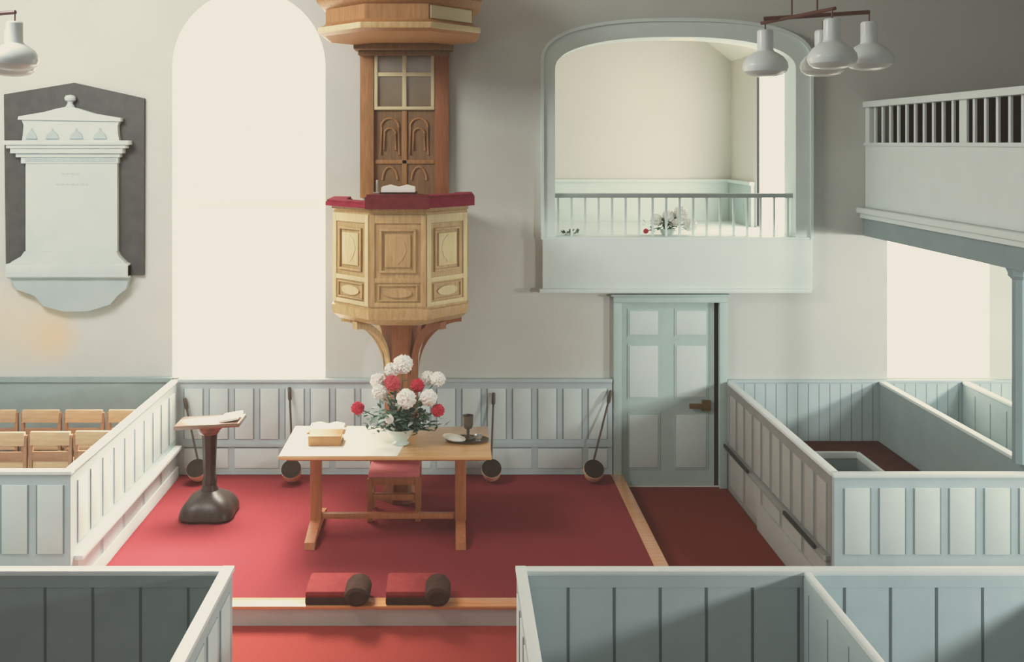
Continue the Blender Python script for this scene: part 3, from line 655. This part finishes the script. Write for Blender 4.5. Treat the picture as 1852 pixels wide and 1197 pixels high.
# ------------------------------------------------------------------ minister's chair
ch = thing('low_back_chair', 'low wooden chair with pink-red upholstered seat behind the table', 'chair', (-.575, 9.0, 0)); o = ch.location
cx0, cx1, cy0, cy1 = -.82, -.32, 8.80, 9.18
m = MB(o); m.box(cx0 + .01, cx1 - .01, cy0 + .0, cy1 - .03, .415, .465, 0, .018); m.build('seat_pad', PINKPAD, ch)
m = MB(o); m.box(cx0 + .015, cx1 - .015, cy0 + .01, cy1 - .02, .345, .415, 0, .006); m.build('seat_frame', CHAIRW, ch)
for x in (cx0 + .025, cx1 - .025):
    m = MB(o); m.box(x - .025, x + .025, cy0 + .005, cy0 + .055, .001, .40, 0, .006); m.build('leg', CHAIRW, ch)
    m = MB(o); m.box(x - .025, x + .025, cy1 - .05, cy1, .001, .70, 0, .006); m.build('leg', CHAIRW, ch)
    m = MB(o); m.box(x - .015, x + .015, cy0 + .055, cy1 - .05, .17, .205, 0, .004); m.build('side_stretcher', CHAIRW, ch)
m = MB(o); m.box(cx0 + .05, cx1 - .05, cy0 + .015, cy0 + .04, .20, .255, 0, .004); m.build('front_stretcher', CHAIRW, ch)
m = MB(o); m.box(cx0 + .05, cx1 - .05, cy0 + .22, cy0 + .245, .15, .19, 0, .004); m.build('cross_stretcher', CHAIRW, ch)
m = MB(o); m.box(cx0 + .05, cx1 - .05, cy1 - .045, cy1 - .01, .44, .69, 0, .012); m.build('backrest', PINKPAD, ch)

# ------------------------------------------------------------------ pedestal at left
LC = (-2.345, 9.0, 0)
pd = thing('pedestal_stand', 'dark oak pedestal stand with lobed base at the left of the carpet', 'pedestal', LC); o = pd.location
m = MB(o); prof = []
for i in range(11):
    t = i / 10; prof.append((.275 * (1 - t ** 1.7) + .07, .02 + .23 * math.sin(t * PI / 2)))
m.lathe([(.26, .001), (.275, .02)] , LC, 32)
vs = []; fs = []; seg = 48
rings = [(.27, .001), (.285, .025), (.28, .06), (.262, .10), (.232, .14), (.19, .175), (.135, .205), (.085, .235), (.064, .29)]
for r, z in rings:
    for k in range(seg):
        a = 2 * PI * k / seg; lob = 1 + (.10 * math.cos(4 * a + PI) if r > .09 else 0) * min(1, (r - .08) / .12 if r > .08 else 0)
        vs.append((LC[0] + r * .98 * lob * math.cos(a), LC[1] + r * .98 * lob * math.sin(a), z))
for i in range(len(rings) - 1):
    for k in range(seg): fs.append([i * seg + k, i * seg + (k + 1) % seg, (i + 1) * seg + (k + 1) % seg, (i + 1) * seg + k])
fs.append([(len(rings) - 1) * seg + k for k in range(seg)])
m = MB(o); m._add(vs, fs); m.build('base', DARKOAK, pd)
m = MB(o); m.octa([(.062, .285), (.066, .33), (.054, .37), (.058, .5), (.064, .70), (.07, .78), (.09, .80)], LC); m.build('column', DARKOAK, pd)
m = MB(o); m.octa([(.085, .775), (.10, .81), (.125, .83), (.14, .86)], LC); m.build('capital', DARKTOP, pd)
m = MB(o); m.T = Matrix.Translation((LC[0] + .01, LC[1], .875)) @ Matrix.Rotation(math.radians(-3), 4, 'Y')
m.box(-.31, .31, -.16, .16, -.015, .028, 0, .014); m.build('top', DARKTOP, pd)
m = MB((LC[0] + .21, LC[1], .90)); m.T = Matrix.Translation((LC[0] + .21, LC[1] - .01, .935)) @ Matrix.Rotation(math.radians(-10), 4, 'Y')
m.box(-.09, .09, -.12, .12, -.012, .012, 0, .004); tag(m.build('service_sheet', PAPER), 'white booklet lying on the right side of the pedestal top', 'booklet')

# ------------------------------------------------------------------ collection ladles
def ladle(label, hx, hy, px_top, py_top):
    d0 = hy; X = wx(hx, d0); t = thing('collection_ladle', label, 'collection ladle', (X, d0, 0), group='collection ladles leaning on the wainscot'); o = t.location
    r = .105; M = Matrix.Translation((X, d0, .152)) @ Matrix.Rotation(math.radians(44), 4, 'X')
    m = MB(o); m.T = M; m.lathe([(0, -.13), (.06, -.13), (.09, -.10), (r, -.03), (r, .015), (r - .004, .018), (r - .016, -.03), (.05, -.09), (0, -.092)], (0, 0, 0), 28); m.build('bowl', LADLEW, t)
    m = MB(o); m.T = M; m.lathe([(r - .002, .020), (r - .012, .012), (r - .017, -.03), (.05, -.086), (0, -.087)], (0, 0, 0), 28); m.build('lining', LADLED, t)
    top = Vector((wx(px_top, 10.02), YW - .085, wz(py_top, 10.03))); bot = Vector((X, d0 + .06, .20))
    m = MB(o); q = bot.lerp(top, .82); m.tube([bot, q], .011, 10); m.build('pole', POLE, t)
    m = MB(o); m.tube([q, bot.lerp(top, .84), bot.lerp(top, .98), top], [.012, .02, .02, .012], 10); m.build('grip', POLE, t)
ladle('collection ladle half hidden behind the dark pedestal', 356, 9.80, 333, 720)
ladle('collection ladle left of the table, bowl beside its left leg', 527, 9.78, 523, 700)
ladle('collection ladle at the right end of the communion table', 889, 9.80, 893, 710)
ladle('collection ladle nearest the wooden strip and the door', 1074, 9.78, 1106, 706)

# ------------------------------------------------------------------ hassocks on the step
def hassock(label, px):
    X = wx(px, 7.3); t = thing('kneeling_hassock', label, 'hassock', (X, 7.36, .005), group='red hassocks on the step'); o = t.location; z = .005
    m = MB(o); m.box(X - .255, X + .16, 7.215, 7.55, z + .045, z + .105, 0, .03); m.build('cushion', REDFAB, t)
    m = MB(o); m.box(X - .25, X + .155, 7.21, 7.54, z + .001, z + .055, 0, .012); m.build('base', BROWNFAB, t)  # dark fabric carries the shade on the hassock's front
    m = MB(o); m.T = Matrix.Translation((X + .15, 7.31, z + .082)) @ Matrix.Rotation(PI / 2, 4, 'X')
    m.lathe([(0, -.12), (.05, -.12), (.072, -.10), (.08, -.06), (.08, .10), (.072, .14), (.05, .16), (0, .16)], (0, 0, 0), 24, sx=1.25); m.build('bolster', BROWNFAB, t)
hassock('left of two red hassocks with dark rounded ends on the step', 613)
hassock('right of two red hassocks with dark rounded ends on the step', 757)

# ------------------------------------------------------------------ chairs in the left pew
c0 = thing('ladder_back_chair', '', 'chair', (0, 0, 0), group='tan wooden chairs in the left pew'); 
def chair_parts(t):
    w = .188
    for s in (-1, 1):
        m = MB(); m.box(s * w - .018, s * w + .018, -.02, .02, .001, .80, 0, .006); m.build('leg', PEWCHAIRD, t)
        m = MB(); m.box(s * w - .018, s * w + .018, .36, .40, .001, .43, 0, .006); m.build('leg', PEWCHAIRD, t)
    m = MB(); m.box(-w - .015, w + .015, -.02, .42, .42, .45, 0, .008); m.build('seat', PEWCHAIR, t)
    m = MB(); m.box(-w + .0, w - .0, -.028, .01, .70, .83, 0, .008); m.build('top_rail', PEWCHAIR, t)
    m = MB(); m.box(-w + .01, w - .01, -.015, .015, .55, .64, 0, .006); m.build('back_rail', PEWCHAIRD, t)
    m = MB(); m.box(-w + .01, w - .01, -.012, .012, .16, .20, 0, .004); m.build('stretcher', PEWCHAIRD, t)
    m = MB(); m.box(-w + .012, w - .012, -.006, .006, .46, .56, 0); m.build('lower_back_panel', PEWCHAIR, t)
chair_parts(c0)
CH = [(92, 8.88, 0, 'tan ladder-back chair second from the partition in the front row'), (174, 8.90, 0, 'tan ladder-back chair by the partition in the front row'),
      (10, 8.86, 0, 'tan ladder-back chair farthest left in the front row'),
      (75, 9.60, 0, 'tan ladder-back chair in the back row, second from left'), (153, 9.60, 0, 'tan ladder-back chair in the back row, third from left'), (-3, 9.6, 0, 'tan ladder-back chair in the back row at the left picture edge'),
      (231, 9.60, .0, 'tan ladder-back chair in the back row nearest the partition')]
for i, (px, d, rz, l) in enumerate(CH):
    q = (wx(px, d), d - .0, .0)
    if i == 0: c0.location = q; c0.rotation_euler = (0, 0, rz); c0['label'] = l
    else: dup(c0, q, rz, l)
m = MB((-5, 8.7, FL)); m.box(XL + .02, -3.03, 7.32, YW - .045, FL - .01, 0); struct(m.build('platform', FLOORM))

# ------------------------------------------------------------------ hanging lamps
hc = thing('pendant_light', 'cross-barred hanging light with four pale glass shades at upper right', 'light', (2.3, 6.05, 4.2)); 
def P(px, py, d): return Vector((wx(px, d), d, wz(py, d))) - Vector(hc.location)
A0, A1 = P(1381, 34, 6.15), P(1573, 22, 6.02); B0, B1 = P(1377, 42, 6.25), P(1511, 15, 5.80)
m = MB(); m.tube([A0, A1], .014, 8); m.build('cross_bar', RUSTBAR, hc)
m = MB(); m.tube([B0, B1], .012, 8); m.build('cross_bar', RUSTBAR, hc)
for px, py in ((1432, 30), (1478, 28)):
    d = 6.08; q = P(px, py, d); m = MB(); m.tube([q, (q.x, q.y, ZT - .002 - hc.location.z)], .006, 6); m.build('hanging_rod', RUSTBAR, hc)
for px, pb, d, at in ((1384, 136, 6.25, B0), (1572, 124, 6.02, A1), (1505, 122, 5.80, B1), (1488, 135, 6.35, P(1488, 28, 6.08))):
    c = P(px, pb, d); m = MB(); r = .145; at = Vector((c.x, c.y, at.z))
    m.lathe([(0, -.012), (.06, -.01), (.11, .002), (.138, .025), (.147, .052), (.142, .082), (.118, .118), (.085, .142), (.058, .158), (.052, .17), (.052, .29), (.044, .30), (0, .30)], (c.x, c.y, c.z), 28)
    sh = m.build('lamp_shade', GLASSW, hc)
    m = MB(); m.tube([(c.x, c.y, c.z + .30), (c.x, c.y, at.z)], .005, 6); m.build('drop_rod', RUSTBAR, hc)
dx = wx(27, 6.02) - wx(1572, 6.02)
dup(hc, (hc.location.x + dx, hc.location.y, hc.location.z + .0), None, 'hanging light with a pale glass shade at the upper left edge')

# ------------------------------------------------------------------ loft flowers
LB = (2.33, YW + .17, 2.56)
m = MB(LB); m.lathe([(0, 0), (.06, 0), (.07, .02), (.09, .07), (.085, .07), (.05, .03), (0, .03)], (LB[0], LB[1], 2.545), 20); tag(m.build('flower_bowl', VASEG), 'small bowl of flowers on the loft ledge behind the balusters', 'bowl')
d = YW + .16
for i, (a, b, r, l) in enumerate([(1187, 397, 10, 'white rose at the left of the loft flowers'), (1209, 391, 11, 'white rose second from left in the loft bowl'), (1231, 386, 13, 'topmost white rose in the loft bowl'), (1248, 406, 12, 'white rose at the right of the loft flowers'), (1220, 402, 8, 'small white rose low in the loft bowl')]):
    flower(a, b, d, r, BLOOMW, l, 'flower', 70 + i, name='white_rose', base=(LB[0], LB[1], 2.545), z0=.05)
flower(1168, 418, d, 4.5, BLOOMR, 'tiny red bloom at the left end of the loft flowers', 'flower', 80, name='red_rosebud', base=(LB[0], LB[1], 2.545), z0=.05)
m = MB((LB[0], LB[1], 2.56)); rnd = random.Random(5)
for i in range(90):
    leaf_quads(m, Vector((LB[0] - .02 + rnd.gauss(0, .10), LB[1] + rnd.gauss(0, .03), 2.60 + rnd.uniform(0, .10))), rnd, .06, 0)
q = m.build('loft_foliage', LEAF, None, 60); tag(q, 'dark green leaves of the flowers on the loft ledge', 'foliage'); q['kind'] = 'stuff'
m = MB((1.29, d, 2.55))
for i in range(40): leaf_quads(m, Vector((wx(1033, d) + rnd.uniform(-.09, .09), d + rnd.uniform(-.03, .03), 2.555 + rnd.uniform(0, .03))), rnd, .06, 0)
q = m.build('leaf_spray', [LEAF], None, 60); tag(q, 'spray of dark leaves lying at the left end of the loft ledge', 'leaf spray'); q['kind'] = 'stuff'

# ------------------------------------------------------------------ lights
def area(name, loc, target, sx, sy, power, color):
    l = bpy.data.lights.new(name, 'AREA'); l.shape = 'RECTANGLE'; l.size = sx; l.size_y = sy; l.energy = power; l.color = color
    o = bpy.data.objects.new(name, l); COL.objects.link(o); o.location = loc
    o.rotation_euler = (Vector(target) - Vector(loc)).to_track_quat('-Z', 'Y').to_euler(); return o
area('right_window_light', (XR - .1, 6.9, 2.42), (2.5, 9.6,   .8), .9, .45, 290, (1.0, .99, .96))
area('right_front_window_light', (6.0, 3.0, 2.35), (3.0, 6.4, .5), .5, .4, 170, (.97, .99, 1.0))
area('left_fill_light', (XL + .1, 6.6, 2.3), (0.5, 10, 1.8), 1.8, 1.6, 100, (.98, .99, 1.0))  # added fill from the left; no window is built there
area('upper_fill_light', (-4.6, 5.9, 5.9), (-1.6, 10, 2.2), 2.4, 1.2, 280, (.98, .99, 1.0))  # added fill under the ceiling to brighten the back wall
area('front_fill_light', (-1.5, 1.0, 5.6), (-.5, 10, 1.8), 3.0, 1.2, 36, (.98, .99, 1.0))  # added soft front fill, not tied to any window
area('arched_window_light', (-2.21, YW - .03, 2.9), (-2.9, 7.7, 0), 1.5, 2.6, 330, (1.0, .99, .97)).data.spread = math.radians(84)
w = bpy.data.worlds.new('World'); scene.world = w; w.use_nodes = True
bg = w.node_tree.nodes['Background']; bg.inputs[0].default_value = (.93, .96, 1.0, 1); bg.inputs[1].default_value = .17

# ------------------------------------------------------------------ camera
cam = bpy.data.cameras.new('camera'); co = bpy.data.objects.new('camera', cam); COL.objects.link(co)
co.location = (0, 0, H); co.rotation_euler = (PI / 2, 0, 0)
cam.sensor_width = 36; cam.lens = 36 * F / 1852; cam.shift_x = (926 - VX) / 1852; cam.shift_y = -(598.5 - VY) / 1852; cam.clip_end = 100
scene.camera = co

# faded colour print response
vs = scene.view_settings; vs.view_transform = 'Standard'; vs.look = 'None'; vs.exposure = 0; vs.gamma = 1
vs.use_curve_mapping = True
cm = vs.curve_mapping; cm.white_level = (2.0, 2.0, 2.0); cm.extend = 'HORIZONTAL'
tops = (lin(236), lin(231), lin(216))
for i, (t, b0) in enumerate(zip(tops, (.020, .017, .014))):
    c = cm.curves[i]; c.points[0].location = (0, b0); c.points[-1].location = (1, t)
    k = (t / .82) ** .45; c.points.new(.125, .245 * k); c.points.new(.30, .53 * k); c.points.new(.55, .92 * t)
cm.update()
